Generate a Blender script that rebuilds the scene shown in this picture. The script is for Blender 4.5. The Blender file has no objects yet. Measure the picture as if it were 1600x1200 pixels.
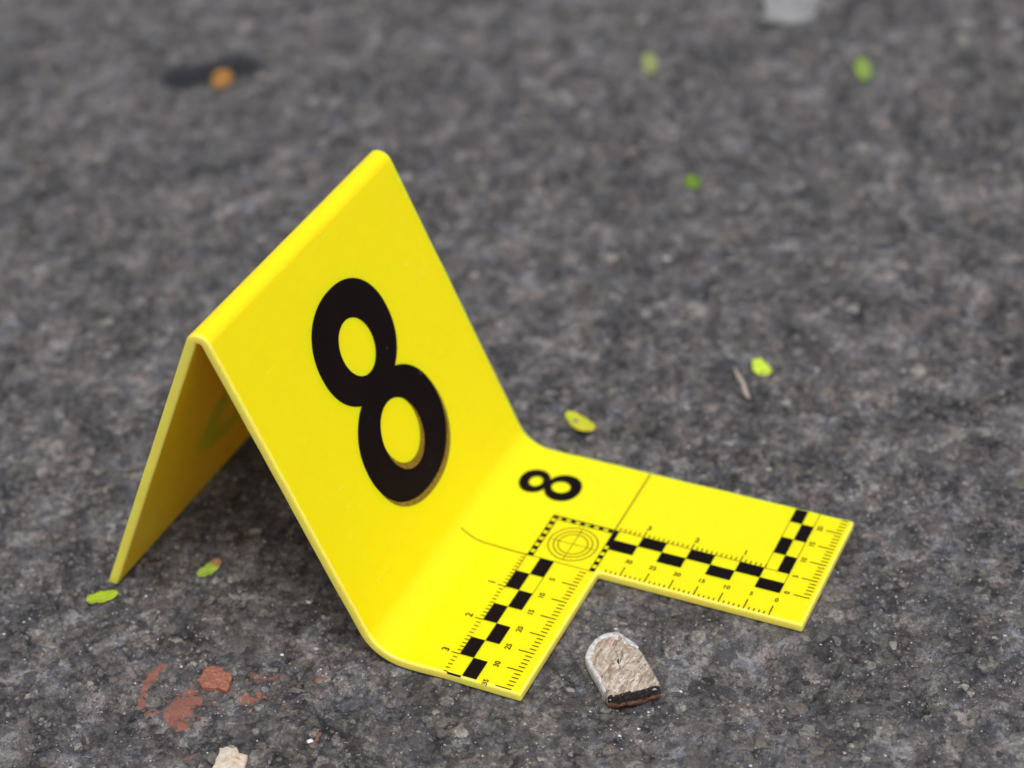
import bpy, bmesh, math, random
import numpy as np
from mathutils import Vector, Matrix
from mathutils.geometry import tessellate_polygon

random.seed(8)
RNG = np.random.default_rng(8)
S = bpy.context.scene
COL = S.collection
MM = 0.001

# ------------------------------------------------------------------ camera
cam_d = bpy.data.cameras.new('camera')
cam = bpy.data.objects.new('camera', cam_d)
COL.objects.link(cam)
right = Vector((0.906561, 0.418694, -0.053317))
up = Vector((-0.207556, 0.552223, 0.807447))
back = Vector((0.367516, -0.720934, 0.587526))
rm = Matrix((right, up, back)).transposed().to_4x4()
cam.matrix_world = Matrix.Translation(Vector((139.832, -275.886, 267.964)) * MM) @ rm
cam_d.sensor_width = 36.0
cam_d.lens = 3257.66 * 36.0 / 1600.0
cam_d.clip_start = 0.01
cam_d.clip_end = 200.0
cam_d.dof.use_dof = True
cam_d.dof.focus_distance = 0.377
cam_d.dof.aperture_fstop = 10.4
cam_d.dof.aperture_blades = 7
S.camera = cam

# ------------------------------------------------------------------ sky, sun, exposure
SUN_EL, SUN_AZ = math.radians(65), math.radians(138)      # azimuth of the sun, clockwise from +Y
w = bpy.data.worlds.new('World')
S.world = w
w.use_nodes = True
nt = w.node_tree
bg = nt.nodes['Background']
sky = nt.nodes.new('ShaderNodeTexSky')
sky.sky_type = 'NISHITA'
sky.sun_disc = False
sky.sun_elevation = SUN_EL
sky.sun_rotation = SUN_AZ
sky.air_density = 1.0
sky.dust_density = 4.0
sky.ozone_density = 1.0
hs = nt.nodes.new('ShaderNodeHueSaturation')
hs.inputs['Saturation'].default_value = 0.25
nt.links.new(sky.outputs[0], hs.inputs['Color'])
nt.links.new(hs.outputs[0], bg.inputs['Color'])
bg.inputs["Strength"].default_value = 0.105
sl = bpy.data.lights.new('sun', 'SUN')
sl.energy = 2.05
sl.angle = math.radians(40)
sl.color = (1.0, 0.98, 0.955)
so = bpy.data.objects.new('sun', sl)
COL.objects.link(so)
sd = Vector((math.sin(SUN_AZ) * math.cos(SUN_EL), math.cos(SUN_AZ) * math.cos(SUN_EL), math.sin(SUN_EL)))
so.rotation_euler = sd.to_track_quat('Z', 'Y').to_euler()
so.location = sd * 2
S.view_settings.view_transform = 'Standard'
S.view_settings.look = 'None'
S.view_settings.gamma = 1.0
S.view_settings.exposure = 0.17
S.view_settings.use_curve_mapping = False
S.render.engine = 'CYCLES'
S.cycles.use_denoising = True
S.cycles.denoising_prefilter = 'ACCURATE'
S.cycles.max_bounces = 10


# ------------------------------------------------------------------ helpers
def link(o, parent=None):
    COL.objects.link(o)
    if parent is not None:
        o.parent = parent
    return o


def mesh_obj(name, verts, faces, mats, parent=None, fm=None, smooth=False, loc=None):
    me = bpy.data.meshes.new(name)
    v = np.asarray(verts, float) * MM
    if loc is not None:
        v = v - np.asarray(loc, float) * MM
    me.from_pydata([tuple(q) for q in v], [], faces)
    for m in (mats if isinstance(mats, (list, tuple)) else [mats]):
        me.materials.append(m)
    if fm is not None:
        me.polygons.foreach_set('material_index', fm)
    if smooth:
        me.polygons.foreach_set('use_smooth', [True] * len(me.polygons))
    me.update()
    o = bpy.data.objects.new(name, me)
    if loc is not None:
        o.location = Vector(loc) * MM
    return link(o, parent)


def tag(o, label, cat, group=None, kind=None):
    if label:
        o['label'] = label
    if cat:
        o['category'] = cat
    if group:
        o['group'] = group
    if kind:
        o['kind'] = kind
    return o


class NT:
    """small wrapper for writing node materials"""
    def __init__(self, name):
        self.m = bpy.data.materials.new(name)
        self.m.use_nodes = True
        self.t = self.m.node_tree
        self.b = self.t.nodes['Principled BSDF']

    def n(self, typ, **kw):
        nd = self.t.nodes.new(typ)
        for k, v in kw.items():
            setattr(nd, k, v)
        return nd

    def set(self, sock, v):
        if isinstance(v, bpy.types.NodeSocket):
            self.t.links.new(v, sock)
        else:
            sock.default_value = v

    def geo(self, out='Position'):
        return self.n('ShaderNodeNewGeometry').outputs[out]

    def noise(self, size_mm, detail=3, rough=0.55, vec=None, dist=0.0):
        nd = self.n('ShaderNodeTexNoise')
        self.set(nd.inputs['Vector'], vec if vec is not None else self.geo())
        nd.inputs['Scale'].default_value = 1000.0 / size_mm
        nd.inputs['Detail'].default_value = detail
        nd.inputs['Roughness'].default_value = rough
        nd.inputs['Distortion'].default_value = dist
        return nd.outputs['Fac']

    def voro(self, size_mm, out='Color', vec=None, rnd=1.0):
        nd = self.n('ShaderNodeTexVoronoi')
        self.set(nd.inputs['Vector'], vec if vec is not None else self.geo())
        nd.inputs['Scale'].default_value = 1000.0 / size_mm
        nd.inputs['Randomness'].default_value = rnd
        return nd.outputs[out]

    def ramp(self, fac, stops, interp='LINEAR'):
        nd = self.n('ShaderNodeValToRGB')
        nd.color_ramp.interpolation = interp
        e = nd.color_ramp.elements
        while len(e) < len(stops):
            e.new(0.5)
        for el, (p, c) in zip(e, stops):
            el.position = p
            el.color = (c, c, c, 1) if isinstance(c, (int, float)) else (*c, 1)
        self.set(nd.inputs[0], fac)
        return nd.outputs[0]

    def mix(self, fac, a, b, blend='MIX'):
        nd = self.n('ShaderNodeMix', data_type='RGBA', blend_type=blend)
        self.set(nd.inputs[0], fac)
        for s, v in ((nd.inputs[6], a), (nd.inputs[7], b)):
            if isinstance(v, (tuple, list)):
                v = (*v[:3], 1)
            self.set(s, v)
        return nd.outputs[2]

    def math(self, op, a, b=0.0):
        nd = self.n('ShaderNodeMath', operation=op)
        self.set(nd.inputs[0], a)
        self.set(nd.inputs[1], b)
        return nd.outputs[0]

    def attr(self, name, out='Fac'):
        return self.n('ShaderNodeAttribute', attribute_name=name).outputs[out]

    def bump(self, h, dist_mm, strength=1.0, normal=None):
        nd = self.n('ShaderNodeBump')
        nd.inputs['Strength'].default_value = strength
        nd.inputs['Distance'].default_value = dist_mm * MM
        self.set(nd.inputs['Height'], h)
        if normal is not None:
            self.set(nd.inputs['Normal'], normal)
        return nd.outputs[0]

    def out(self, color, rough=0.5, spec=0.5, normal=None):
        if isinstance(color, (tuple, list)):
            color = (*color[:3], 1)
        self.set(self.b.inputs['Base Color'], color)
        self.set(self.b.inputs['Roughness'], rough)
        self.set(self.b.inputs['Specular IOR Level'], spec)
        if normal is not None:
            self.set(self.b.inputs['Normal'], normal)
        return self.m


# ------------------------------------------------------------------ materials
def asphalt_material():
    a = NT('worn_asphalt')
    roll = a.n('ShaderNodeMapping')           # the rolled surface has a slight grain along the road
    a.set(roll.inputs[0], a.geo())
    roll.inputs['Rotation'].default_value = (0, 0, math.radians(-27))
    roll.inputs['Scale'].default_value = (1.0, 0.68, 1.0)
    big = a.noise(30, 2, 0.55)
    blot = a.noise(7.5, 3, 0.55, vec=roll.outputs[0], dist=0.6)
    mid = a.noise(3.2, 4, 0.65, vec=roll.outputs[0], dist=0.4)
    fine = a.noise(0.95, 4, 0.75, dist=0.3)
    gr = a.noise(0.36, 2, 0.8)
    v = a.math('ADD', a.math('MULTIPLY', mid, 0.27), a.math('MULTIPLY', fine, 0.38))
    v = a.math('ADD', v, a.math('MULTIPLY', gr, 0.38))
    cellc = a.n('ShaderNodeSeparateColor')    # single chippings, each a shade of its own
    wv = a.n('ShaderNodeVectorMath', operation='ADD')
    a.set(wv.inputs[0], a.geo())
    wsc = a.n('ShaderNodeVectorMath', operation='SCALE')
    wn_ = a.n('ShaderNodeTexNoise')
    a.set(wn_.inputs['Vector'], a.geo())
    wn_.inputs['Scale'].default_value = 1400
    a.set(wsc.inputs[0], wn_.outputs['Color'])
    wsc.inputs['Scale'].default_value = 0.0012
    a.set(wv.inputs[1], wsc.outputs[0])
    a.set(cellc.inputs[0], a.voro(1.35, 'Color', vec=wv.outputs[0]))
    v = a.math('ADD', v, a.math('MULTIPLY', a.math('SUBTRACT', cellc.outputs[0], 0.5), 0.14))
    v = a.math('ADD', v, a.math('MULTIPLY', a.math('SUBTRACT', big, 0.5), 0.25))
    v = a.math('ADD', v, a.math('MULTIPLY', a.math('SUBTRACT', blot, 0.5), 0.58))
    base = a.ramp(v, [(0.31, (0.005, 0.005, 0.006)), (0.41, (0.021, 0.020, 0.0225)), (0.50, (0.058, 0.0545, 0.0575)),
                      (0.59, (0.122, 0.115, 0.118)), (0.69, (0.27, 0.257, 0.258))])
    # bluish and purplish brown drifts of binder
    hue = a.noise(6, 3, 0.55)
    base = a.mix(a.ramp(hue, [(0.36, 1.0), (0.48, 0.0)]), base, a.mix(1.0, base, (0.88, 0.95, 1.09), 'MULTIPLY'))
    base = a.mix(a.ramp(hue, [(0.53, 0.0), (0.66, 1.0)]), base, a.mix(1.0, base, (1.11, 0.975, 0.95), 'MULTIPLY'))
    # exposed aggregate (mask and random tint per stone come with the mesh)
    tint = a.ramp(a.attr('cell'), [(0.0, (0.030, 0.031, 0.038)), (0.25, (0.07, 0.068, 0.075)), (0.5, (0.12, 0.112, 0.108)),
                                   (0.72, (0.15, 0.128, 0.108)), (0.88, (0.21, 0.195, 0.18)), (1.0, (0.33, 0.30, 0.27))])
    tint = a.mix(1.0, tint, a.ramp(a.noise(0.7, 4, 0.7), [(0.3, 0.3), (0.7, 1.75)]), 'MULTIPLY')
    base = a.mix(a.math('MULTIPLY', a.attr('agg'), a.ramp(a.noise(1.6, 4, 0.75), [(0.38, 0.75), (0.58, 0.1)])), base, tint)
    # pale mineral grains
    g1 = a.voro(0.8, 'Distance')
    g1c = a.n('ShaderNodeSeparateColor')
    a.set(g1c.inputs[0], a.voro(0.8, 'Color'))
    spk = a.math('MULTIPLY', a.math('LESS_THAN', g1, 0.24), a.math('GREATER_THAN', g1c.outputs[0], 0.93))
    base = a.mix(a.math('MULTIPLY', spk, 0.7), base, (0.46, 0.45, 0.46))
    # brick red smears, tar and pale scuffs have their own outlines in the mesh
    base = a.mix(a.attr('tar'), base, (0.008, 0.009, 0.014))
    base = a.mix(a.attr('scuff'), base, (0.36, 0.34, 0.33))
    red = a.mix(a.noise(0.9, 3, 0.6), (0.17, 0.063, 0.044), (0.36, 0.138, 0.095))
    rbreak = a.math('ADD', a.attr('rust'), a.math('MULTIPLY', a.math('SUBTRACT', a.noise(0.7, 4, 0.8), 0.5), 1.6))
    base = a.mix(a.math('MULTIPLY', a.ramp(rbreak, [(0.42, 0.0), (0.75, 0.88)]), a.ramp(a.attr('rust'), [(0.02, 0.0), (0.25, 1.0)])), base, red)
    rough = a.ramp(a.noise(1.3, 3, 0.7), [(0.35, 0.34), (0.65, 0.75)])
    nrm = a.bump(a.noise(0.5, 4, 0.8), 0.36, 1.0)
    nrm = a.bump(a.noise(1.8, 3, 0.6), 0.35, 0.6, nrm)
    return a.out(base, rough, 0.5, nrm)


def stone_material(name, light):
    a = NT(name)
    oi = a.n('ShaderNodeObjectInfo').outputs['Random']
    ri = a.geo('Random Per Island')
    r = a.math('FRACT', a.math('ADD', oi, ri))
    c = a.ramp(r, [(0.0, (0.035, 0.036, 0.044)), (0.22, (0.075, 0.073, 0.08)), (0.45, (0.115, 0.108, 0.106)),
                   (0.65, (0.145, 0.125, 0.108)), (0.84, (0.20, 0.188, 0.178)), (1.0, (0.33, 0.305, 0.28))])
    n1 = a.noise(0.7, 5, 0.85)
    c = a.mix(1.0, c, a.ramp(n1, [(0.28, 0.22), (0.5, 0.9), (0.72, 1.9)]), 'MULTIPLY')
    # binder still clinging to the stone
    c = a.mix(a.ramp(a.noise(1.7, 4, 0.7), [(0.48, 0.0), (0.60, 0.7)]), c, a.mix(a.noise(0.8, 3, 0.7), (0.015, 0.014, 0.017), (0.13, 0.12, 0.127)))
    n = a.bump(a.noise(0.5, 4, 0.8), 0.34, 1.0)
    return a.out(c, a.ramp(a.noise(1.1, 2), [(0.3, 0.42), (0.7, 0.8)]), 0.5, n)


def grit_material():
    a = NT('pale_grit')
    ri = a.geo('Random Per Island')
    c = a.ramp(ri, [(0.0, (0.25, 0.24, 0.24)), (0.5, (0.45, 0.44, 0.45)), (0.85, (0.55, 0.54, 0.55)), (0.96, (0.74, 0.74, 0.74)),
                    (0.992, (0.30, 0.19, 0.13))])
    return a.out(c, 0.35, 0.6)


def yellow_material(name, col, edge=False):
    a = NT(name)
    c = col
    n1 = a.noise(9, 3, 0.6)
    c = a.mix(a.ramp(n1, [(0.3, 0.0), (0.75, 0.22)]), c, (col[0] * 0.97, col[1] * 0.95, col[2]))
    # fine scuffs and dust of the used plate
    sc = a.n('ShaderNodeMapping')
    a.set(sc.inputs[0], a.geo())
    sc.inputs['Rotation'].default_value = (0, 0.4, 0.7)
    sc.inputs['Scale'].default_value = (1.0, 0.12, 1.0)
    scr = a.noise(0.7, 2, 0.5, vec=sc.outputs[0])
    patch = a.noise(14, 2, 0.5)
    sm = a.math('MULTIPLY', a.ramp(scr, [(0.66, 0.0), (0.74, 1.0)]), a.ramp(patch, [(0.5, 0.0), (0.7, 0.5)]))
    c = a.mix(a.math('MULTIPLY', sm, 0.35), c, (0.85, 0.78, 0.35))
    # dark dust specks
    d = a.voro(5.5, 'Distance')
    c = a.mix(a.math('MULTIPLY', a.math('LESS_THAN', d, 0.017), 0.5), c, (0.35, 0.27, 0.02))
    if edge:
        w_ = a.noise(1.0, 4, 0.7)
        c = a.mix(a.ramp(w_, [(0.5, 0.0), (0.75, 0.25)]), c, (0.86, 0.82, 0.52))
    rough = a.ramp(a.noise(3.0, 3, 0.6), [(0.3, 0.30), (0.7, 0.44)])
    n = a.bump(a.noise(2.5, 4, 0.6), 0.05, 0.35)
    n = a.bump(scr, 0.02, 0.3, n)
    a.b.inputs['Subsurface Weight'].default_value = 0.8
    a.b.inputs['Subsurface Radius'].default_value = (2.6, 0.66, 0.03)
    a.b.inputs['Subsurface Scale'].default_value = 1.6 * MM
    return a.out(c, rough, 0.36, n)


def print_material(name='black_print'):
    a = NT(name)
    c = a.mix(a.noise(6, 3), (0.0045, 0.0025, 0.003), (0.010, 0.0055, 0.006))
    d = a.voro(1.9, 'Distance')
    cc = a.n('ShaderNodeSeparateColor')
    a.set(cc.inputs[0], a.voro(1.9, 'Color'))
    spk = a.math('MULTIPLY', a.math('LESS_THAN', d, 0.05), a.math('GREATER_THAN', cc.outputs[1], 0.72))
    c = a.mix(a.math('MULTIPLY', spk, 0.6), c, (0.45, 0.42, 0.36))
    return a.out(c, 0.5, 0.06)


def line_material():
    a = NT('thin_black_print')
    return a.out(a.mix(a.noise(1.5, 2), (0.005, 0.003, 0.002), (0.016, 0.011, 0.003)), 0.45, 0.25)


def ghost_material():
    a = NT('worn_brown_print')
    n = a.noise(0.5, 3, 0.8)
    c = a.mix(a.ramp(n, [(0.35, 0.0), (0.65, 1.0)]), (0.10, 0.050, 0.004), (0.36, 0.23, 0.02))
    return a.out(c, 0.5, 0.3)


def leaf_material(name, c1, c2, spot=None, tip=None):
    a = NT(name)
    tc = a.n('ShaderNodeTexCoord').outputs['Object']
    c = a.mix(a.ramp(a.noise(2.2, 4, 0.6, vec=tc), [(0.35, 0.0), (0.65, 1.0)]), c1, c2)
    if spot:
        c = a.mix(a.ramp(a.noise(1.5, 3, 0.6, vec=tc), [(0.58, 0.0), (0.66, 0.9)]), c, spot)
    if tip:
        sx = a.n('ShaderNodeSeparateXYZ')
        a.set(sx.inputs[0], tc)
        f = a.math('ADD', a.math('MULTIPLY', sx.outputs[0], 1000.0), a.math('MULTIPLY', a.noise(0.9, 3, 0.7, vec=tc), 2.2))
        c = a.mix(a.ramp(a.math('MULTIPLY', f, 0.25), [(0.52, 0.0), (0.74, 0.95)]), c, tip)
    a.b.inputs['Subsurface Weight'].default_value = 0.15
    a.b.inputs['Subsurface Scale'].default_value = 0.3 * MM
    return a.out(c, 0.38, 0.45, a.bump(a.noise(0.6, 3, 0.6, vec=tc), 0.08, 0.5))


def simple_material(name, c1, c2, size, rough, bump=0.15, c3=None, spec=0.4):
    a = NT(name)
    c = a.mix(a.ramp(a.noise(size, 5, 0.7), [(0.35, 0.0), (0.65, 1.0)]), c1, c2)
    if c3:
        c = a.mix(a.ramp(a.noise(size * 0.8, 3, 0.6, dist=0.5), [(0.58, 0.0), (0.66, 0.9)]), c, c3)
    return a.out(c, rough, spec, a.bump(a.noise(size * 0.5, 5, 0.7), bump, 0.9))


M_ASPHALT = asphalt_material()
M_STONE = stone_material('aggregate_stone', 1)
M_GRIT = grit_material()
M_YELLOW = yellow_material('yellow_plastic', (0.925, 0.728, 0.0007))
M_EDGE = yellow_material('yellow_plastic_edge', (0.93, 0.75, 0.11), True)
M_BLACK = print_material()
M_LINE = line_material()
M_GHOST = ghost_material()

# ------------------------------------------------------------------ numpy noise for the asphalt relief (mm)
def _hash(ix, iy, seed):
    h = (ix.astype(np.int64) * 374761393 + iy.astype(np.int64) * 668265263 + seed * 1442695041) & 0xFFFFFFFF
    h = ((h ^ (h >> 13)) * 1274126177) & 0xFFFFFFFF
    h = ((h ^ (h >> 16)) * 2246822519) & 0xFFFFFFFF
    return ((h ^ (h >> 15)) & 0xFFFFFF) / float(0x1000000)


def vnoise(x, y, seed):
    ix, iy = np.floor(x), np.floor(y)
    fx, fy = x - ix, y - iy
    fx, fy = fx * fx * (3 - 2 * fx), fy * fy * (3 - 2 * fy)
    a, b = _hash(ix, iy, seed), _hash(ix + 1, iy, seed)
    c, d = _hash(ix, iy + 1, seed), _hash(ix + 1, iy + 1, seed)
    return (a * (1 - fx) + b * fx) * (1 - fy) + (c * (1 - fx) + d * fx) * fy


def worley(x, y, seed):
    ix, iy = np.floor(x), np.floor(y)
    f1 = np.full(x.shape, 9.0)
    f2 = np.full(x.shape, 9.0)
    cid = np.zeros(x.shape)
    for dx in (-1, 0, 1):
        for dy in (-1, 0, 1):
            cx, cy = ix + dx, iy + dy
            px = cx + 0.1 + 0.8 * _hash(cx, cy, seed)
            py = cy + 0.1 + 0.8 * _hash(cx, cy, seed + 1)
            d = np.hypot(px - x, py - y)
            m = d < f1
            f2 = np.where(m, f1, np.minimum(f2, d))
            cid = np.where(m, _hash(cx, cy, seed + 2), cid)
            f1 = np.where(m, d, f1)
    return f1, f2, cid


def sstep(a, b, x):
    t = np.clip((x - a) / (b - a), 0, 1)
    return t * t * (3 - 2 * t)


def seg_dist(x, y, pts):
    d = np.full(x.shape, 1e9)
    for (x0, y0), (x1, y1) in zip(pts[:-1], pts[1:]):
        L2 = (x1 - x0) ** 2 + (y1 - y0) ** 2
        t = np.clip(((x - x0) * (x1 - x0) + (y - y0) * (y1 - y0)) / L2, 0, 1)
        d = np.minimum(d, np.hypot(x - x0 - t * (x1 - x0), y - y0 - t * (y1 - y0)))
    return d


def poly_dist(x, y, pts):
    """signed distance, negative inside"""
    d = seg_dist(x, y, list(pts) + [pts[0]])
    ins = np.zeros(x.shape, bool)
    n = len(pts)
    for i in range(n):
        (x0, y0), (x1, y1) = pts[i], pts[(i + 1) % n]
        c = ((y0 > y) != (y1 > y)) & (x < (x1 - x0) * (y - y0) / ((y1 - y0) if y1 != y0 else 1e-9) + x0)
        ins ^= c
    return np.where(ins, -d, d)


CRACK = [(-76.5, -51.0), (-73.8, -49.0), (-71.7, -46.6), (-70.0, -45.8), (-68.2, -43.5), (-66.0, -41.8), (-63.7, -38.0)]
HOLE = [(-175.5, 154.0), (-173.0, 156.5), (-170.0, 159.5), (-167.0, 162.0), (-164.5, 164.5)]
HOLE2 = [(-143.6, 109.9), (-138.5, 113.0), (-131.9, 119.3)]


def relief(x, y):
    wx = x + 1.1 * (vnoise(x / 1.7, y / 1.7, 31) - 0.5) + 0.5 * (vnoise(x / 0.6, y / 0.6, 33) - 0.5)
    wy = y + 1.1 * (vnoise(x / 1.7, y / 1.7, 32) - 0.5) + 0.5 * (vnoise(x / 0.6, y / 0.6, 34) - 0.5)
    f1, f2, cid = worley(wx / 3.4, wy / 3.4, 40)
    agg = sstep(0.10, 0.24, f2 - f1) * (cid > 0.45) * sstep(0.62, 0.5, f1)
    g1, g2, gid = worley(wx / 1.5, wy / 1.5, 60)
    agg2 = sstep(0.12, 0.28, g2 - g1) * (gid > 0.55) * sstep(0.6, 0.45, g1)
    h = -0.10 + 0.55 * (vnoise(x / 13, y / 13, 1) - 0.5) + 0.75 * (vnoise(wx / 4.3, wy / 4.3, 2) - 0.5)
    h = h + 0.75 * (vnoise(wx / 1.9, wy / 1.9, 3) - 0.5) + 0.55 * (vnoise(x / 0.85, y / 0.85, 4) - 0.5)
    h = h + 0.30 * agg + 0.20 * agg2 - 0.25 * sstep(0.12, 0.0, f2 - f1) * (cid > 0.3)
    pit = sstep(0.62, 0.84, vnoise(wx / 3.6, wy / 3.6, 5)) * sstep(0.30, 0.6, vnoise(x / 18, y / 18, 6))
    h = h - 1.0 * pit
    h = np.where(h > -0.12, -0.12 + 0.38 * (h + 0.12), h)
    h = h - 1.0 * np.exp(-(seg_dist(x, y, CRACK) / 0.30) ** 2)
    h = h - 2.4 * np.exp(-(seg_dist(x, y, HOLE) / 6.5) ** 2)
    h = np.minimum(h, 0.14)
    cell = np.where(agg > agg2, (cid - 0.45) / 0.55, (gid - 0.55) / 0.45)
    return h, np.maximum(agg, agg2 * 0.9), np.clip(cell, 0, 1)


RUST_POLYS = [
    [(-45.58, -60.47), (-44.84, -58.59), (-43.47, -56.8), (-44.54, -55.08), (-43.39, -54.26), (-41.43, -55.63), (-39.57, -55.96),
     (-40.2, -57.62), (-40.82, -59.28), (-39.5, -60.5), (-36.41, -60.66), (-38.29, -62.45), (-38.69, -63.98), (-40.0, -64.51),
     (-42.31, -63.01), (-44.51, -62.15)],
    [(-33.18, -53.41), (-32.88, -51.16), (-31.28, -50.17), (-29.21, -51.84), (-30.42, -53.02), (-33.28, -54.16)]]
RUST_STROKES = [([(-51.48, -51.2), (-51.93, -54.03), (-51.79, -56.88), (-51.16, -59.14), (-50.03, -61.54), (-48.37, -60.88)], 0.85, 1.0),
                ([(-34.9, -47.28), (-32.82, -47.54), (-29.43, -45.84)], 0.75, 0.62), ([(-26.48, -45.75), (-24.1, -45.16), (-22.87, -42.51)], 0.7, 0.7),
                ([(-16.4, -58.6), (-15.7, -55.9)], 0.55, 0.8), ([(-47.2, -62.9), (-46.4, -62.3)], 0.7, 0.9),
                ([(-34.9, -69.6), (-34.2, -69.1)], 0.8, 0.8), ([(-44.3, -65.3), (-43.9, -65.2)], 0.6, 0.6),
                ([(-38.4, -57.0), (-37.5, -56.4)], 0.6, 0.7), ([(-48.9, -65.1), (-48.3, -65.0)], 0.5, 0.6),
                ([(-35.2, -57.9), (-33.6, -57.8)], 0.6, 0.5), ([(16.0, 20.0), (17.5, 21.0)], 0.5, 0.5),
                ([(3.0, 62.0), (8.0, 66.5)], 0.8, 0.35), ([(-216.0, 131.0), (-205.0, 141.0)], 8.0, 0.16),
                ([(-30.0, 96.0), (-27.0, 97.0)], 0.7, 0.4), ([(60.0, 30.0), (62.0, 31.5)], 0.5, 0.5)]


def masks(x, y):
    n1 = vnoise(x / 0.9, y / 0.9, 71) - 0.5
    n2 = vnoise(x / 2.4, y / 2.4, 72) - 0.5
    n3 = vnoise(x / 0.5, y / 0.5, 73) - 0.5
    jig = 0.9 * n1 + 0.7 * n2 + 0.9 * n3
    rust = np.zeros(x.shape)
    for p in RUST_POLYS:
        rust = np.maximum(rust, sstep(0.25, -0.25, poly_dist(x, y, p) - 0.25 + jig * 1.3))
    for p, wd, k in RUST_STROKES:
        rust = np.maximum(rust, k * sstep(0.3, -0.3, seg_dist(x, y, p) - wd + jig * (0.9 if wd < 3 else 5)))
    tar = sstep(1.5, -1.5, seg_dist(x, y, HOLE) - 7.0 + jig * 2.6)
    tar = np.maximum(tar, 0.75 * sstep(2.0, -2.0, seg_dist(x, y, HOLE2) - 3.4 + jig * 4))
    tar = np.maximum(tar, 0.9 * sstep(0.2, -0.2, seg_dist(x, y, CRACK) - 0.22 + 0.25 * n1))
    scuff = np.zeros(x.shape)
    for p, wd, k in [([(-31.0, 70.0), (-22.0, 69.6), (-14.0, 68.4)], 1.3, 0.45), ([(-53.0, -31.8), (-48.0, -29.6), (-43.6, -28.2)], 0.7, 0.45),
                     ([(-26.0, 75.0), (-20.0, 74.0)], 0.9, 0.3), ([(70.0, 80.0), (84.0, 84.0)], 1.0, 0.3)]:
        scuff = np.maximum(scuff, k * sstep(0.5, -0.4, seg_dist(x, y, p) - wd + 2.6 * (jig + 0.1)))
    return rust, tar, scuff


# ------------------------------------------------------------------ the ground: one sheet, dense where the picture looks, running on to the distance
FW = np.array([-0.4542, 0.8909])           # along the view, on the ground
RT = np.array([0.8909, 0.4542])
FOOT = np.array([139.832, -275.886])


def spread(lo, hi, step, far, grow=1.25):
    a = [lo]
    while a[-1] < hi:
        a.append(a[-1] + (step(a[-1]) if callable(step) else step))
    s = a[-1] - a[-2]
    while a[-1] < far:
        s *= grow
        a.append(a[-1] + s)
    s = a[1] - a[0]
    b = [a[0]]
    while b[-1] > -far:
        s *= grow
        b.append(b[-1] - s)
    return np.array(b[:0:-1] + a)


def build_ground():
    ga = spread(-165, 165, 0.36, 40000)
    gb = spread(238, 610, lambda b: 0.34 if b < 330 else 0.34 + (b - 330) * 0.0022, 40000)
    A, B = np.meshgrid(ga, gb)
    x = FOOT[0] + RT[0] * A + FW[0] * B
    y = FOOT[1] + RT[1] * A + FW[1] * B
    h, agg, cell = relief(x, y)
    rust, tar, scuff = masks(x, y)
    nb, na = A.shape
    me = bpy.data.meshes.new('asphalt_ground')
    nv = na * nb
    me.vertices.add(nv)
    co = np.stack([x, y, h], -1).reshape(-1, 3) * MM
    me.vertices.foreach_set('co', co.astype(np.float32).ravel())
    idx = np.arange(nv).reshape(nb, na)
    q = np.stack([idx[:-1, :-1], idx[:-1, 1:], idx[1:, 1:], idx[1:, :-1]], -1).reshape(-1, 4)
    nf = len(q)
    me.loops.add(nf * 4)
    me.loops.foreach_set('vertex_index', q.astype(np.int32).ravel())
    me.polygons.add(nf)
    me.polygons.foreach_set('loop_start', np.arange(0, nf * 4, 4, dtype=np.int32))
    me.update(calc_edges=True)
    me.polygons.foreach_set('use_smooth', np.ones(nf, bool))
    for nm, arr in (('agg', agg), ('cell', cell), ('rust', rust), ('tar', tar), ('scuff', scuff)):
        at = me.attributes.new(nm, 'FLOAT', 'POINT')
        at.data.foreach_set('value', arr.astype(np.float32).ravel())
    me.materials.append(M_ASPHALT)
    o = link(bpy.data.objects.new('asphalt_ground', me))
    tag(o, 'worn dark grey asphalt with exposed aggregate and brick red smears', None, kind='structure')
    return o


ground = build_ground()


def h_at(x, y):
    return float(relief(np.array([float(x)]), np.array([float(y)]))[0][0])


# ------------------------------------------------------------------ aggregate stones pressed into the asphalt
def stone_shape(seed, n=9):
    r = random.Random(seed)
    ring = [1.0 + r.uniform(-0.28, 0.22) for _ in range(n)]
    ph = r.uniform(0, 6.28)
    vs, fs = [], []
    for k, (rr, z) in enumerate(((1.0, -0.45), (0.86, 0.12), (0.55, 0.26))):
        for i in range(n):
            a = ph + 2 * math.pi * i / n
            vs.append((rr * ring[i] * math.cos(a), rr * ring[i] * math.sin(a), z + r.uniform(-0.03, 0.03)))
    for k in range(2):
        for i in range(n):
            j = (i + 1) % n
            fs.append((k * n + i, k * n + j, (k + 1) * n + j, (k + 1) * n + i))
    vs.append((0, 0, 0.25 + r.uniform(-0.04, 0.05)))
    for i in range(n):
        fs.append((2 * n + i, 2 * n + (i + 1) % n, 3 * n))
    return vs, fs


SHAPES = [stone_shape(100 + k) for k in range(12)]


def small_shape(seed, n=6):
    r = random.Random(seed + 500)
    vs, fs = [], []
    for rr, z in ((1.0, -0.3), (0.7, 0.26)):
        for i in range(n):
            a = 2 * math.pi * i / n
            q = rr * r.uniform(0.75, 1.15)
            vs.append((q * math.cos(a), q * math.sin(a), z + r.uniform(-0.08, 0.08)))
    vs.append((0, 0, 0.30 + r.uniform(-0.05, 0.1)))
    for i in range(n):
        j = (i + 1) % n
        fs += [(i, j, n + j, n + i), (n + i, n + j, 2 * n)]
    return vs, fs


def under_marker(x, y):
    return (-20 < x < 58 and -1 < y < 34) or (-20 < x < 17 and -38 < y < 34)


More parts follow.
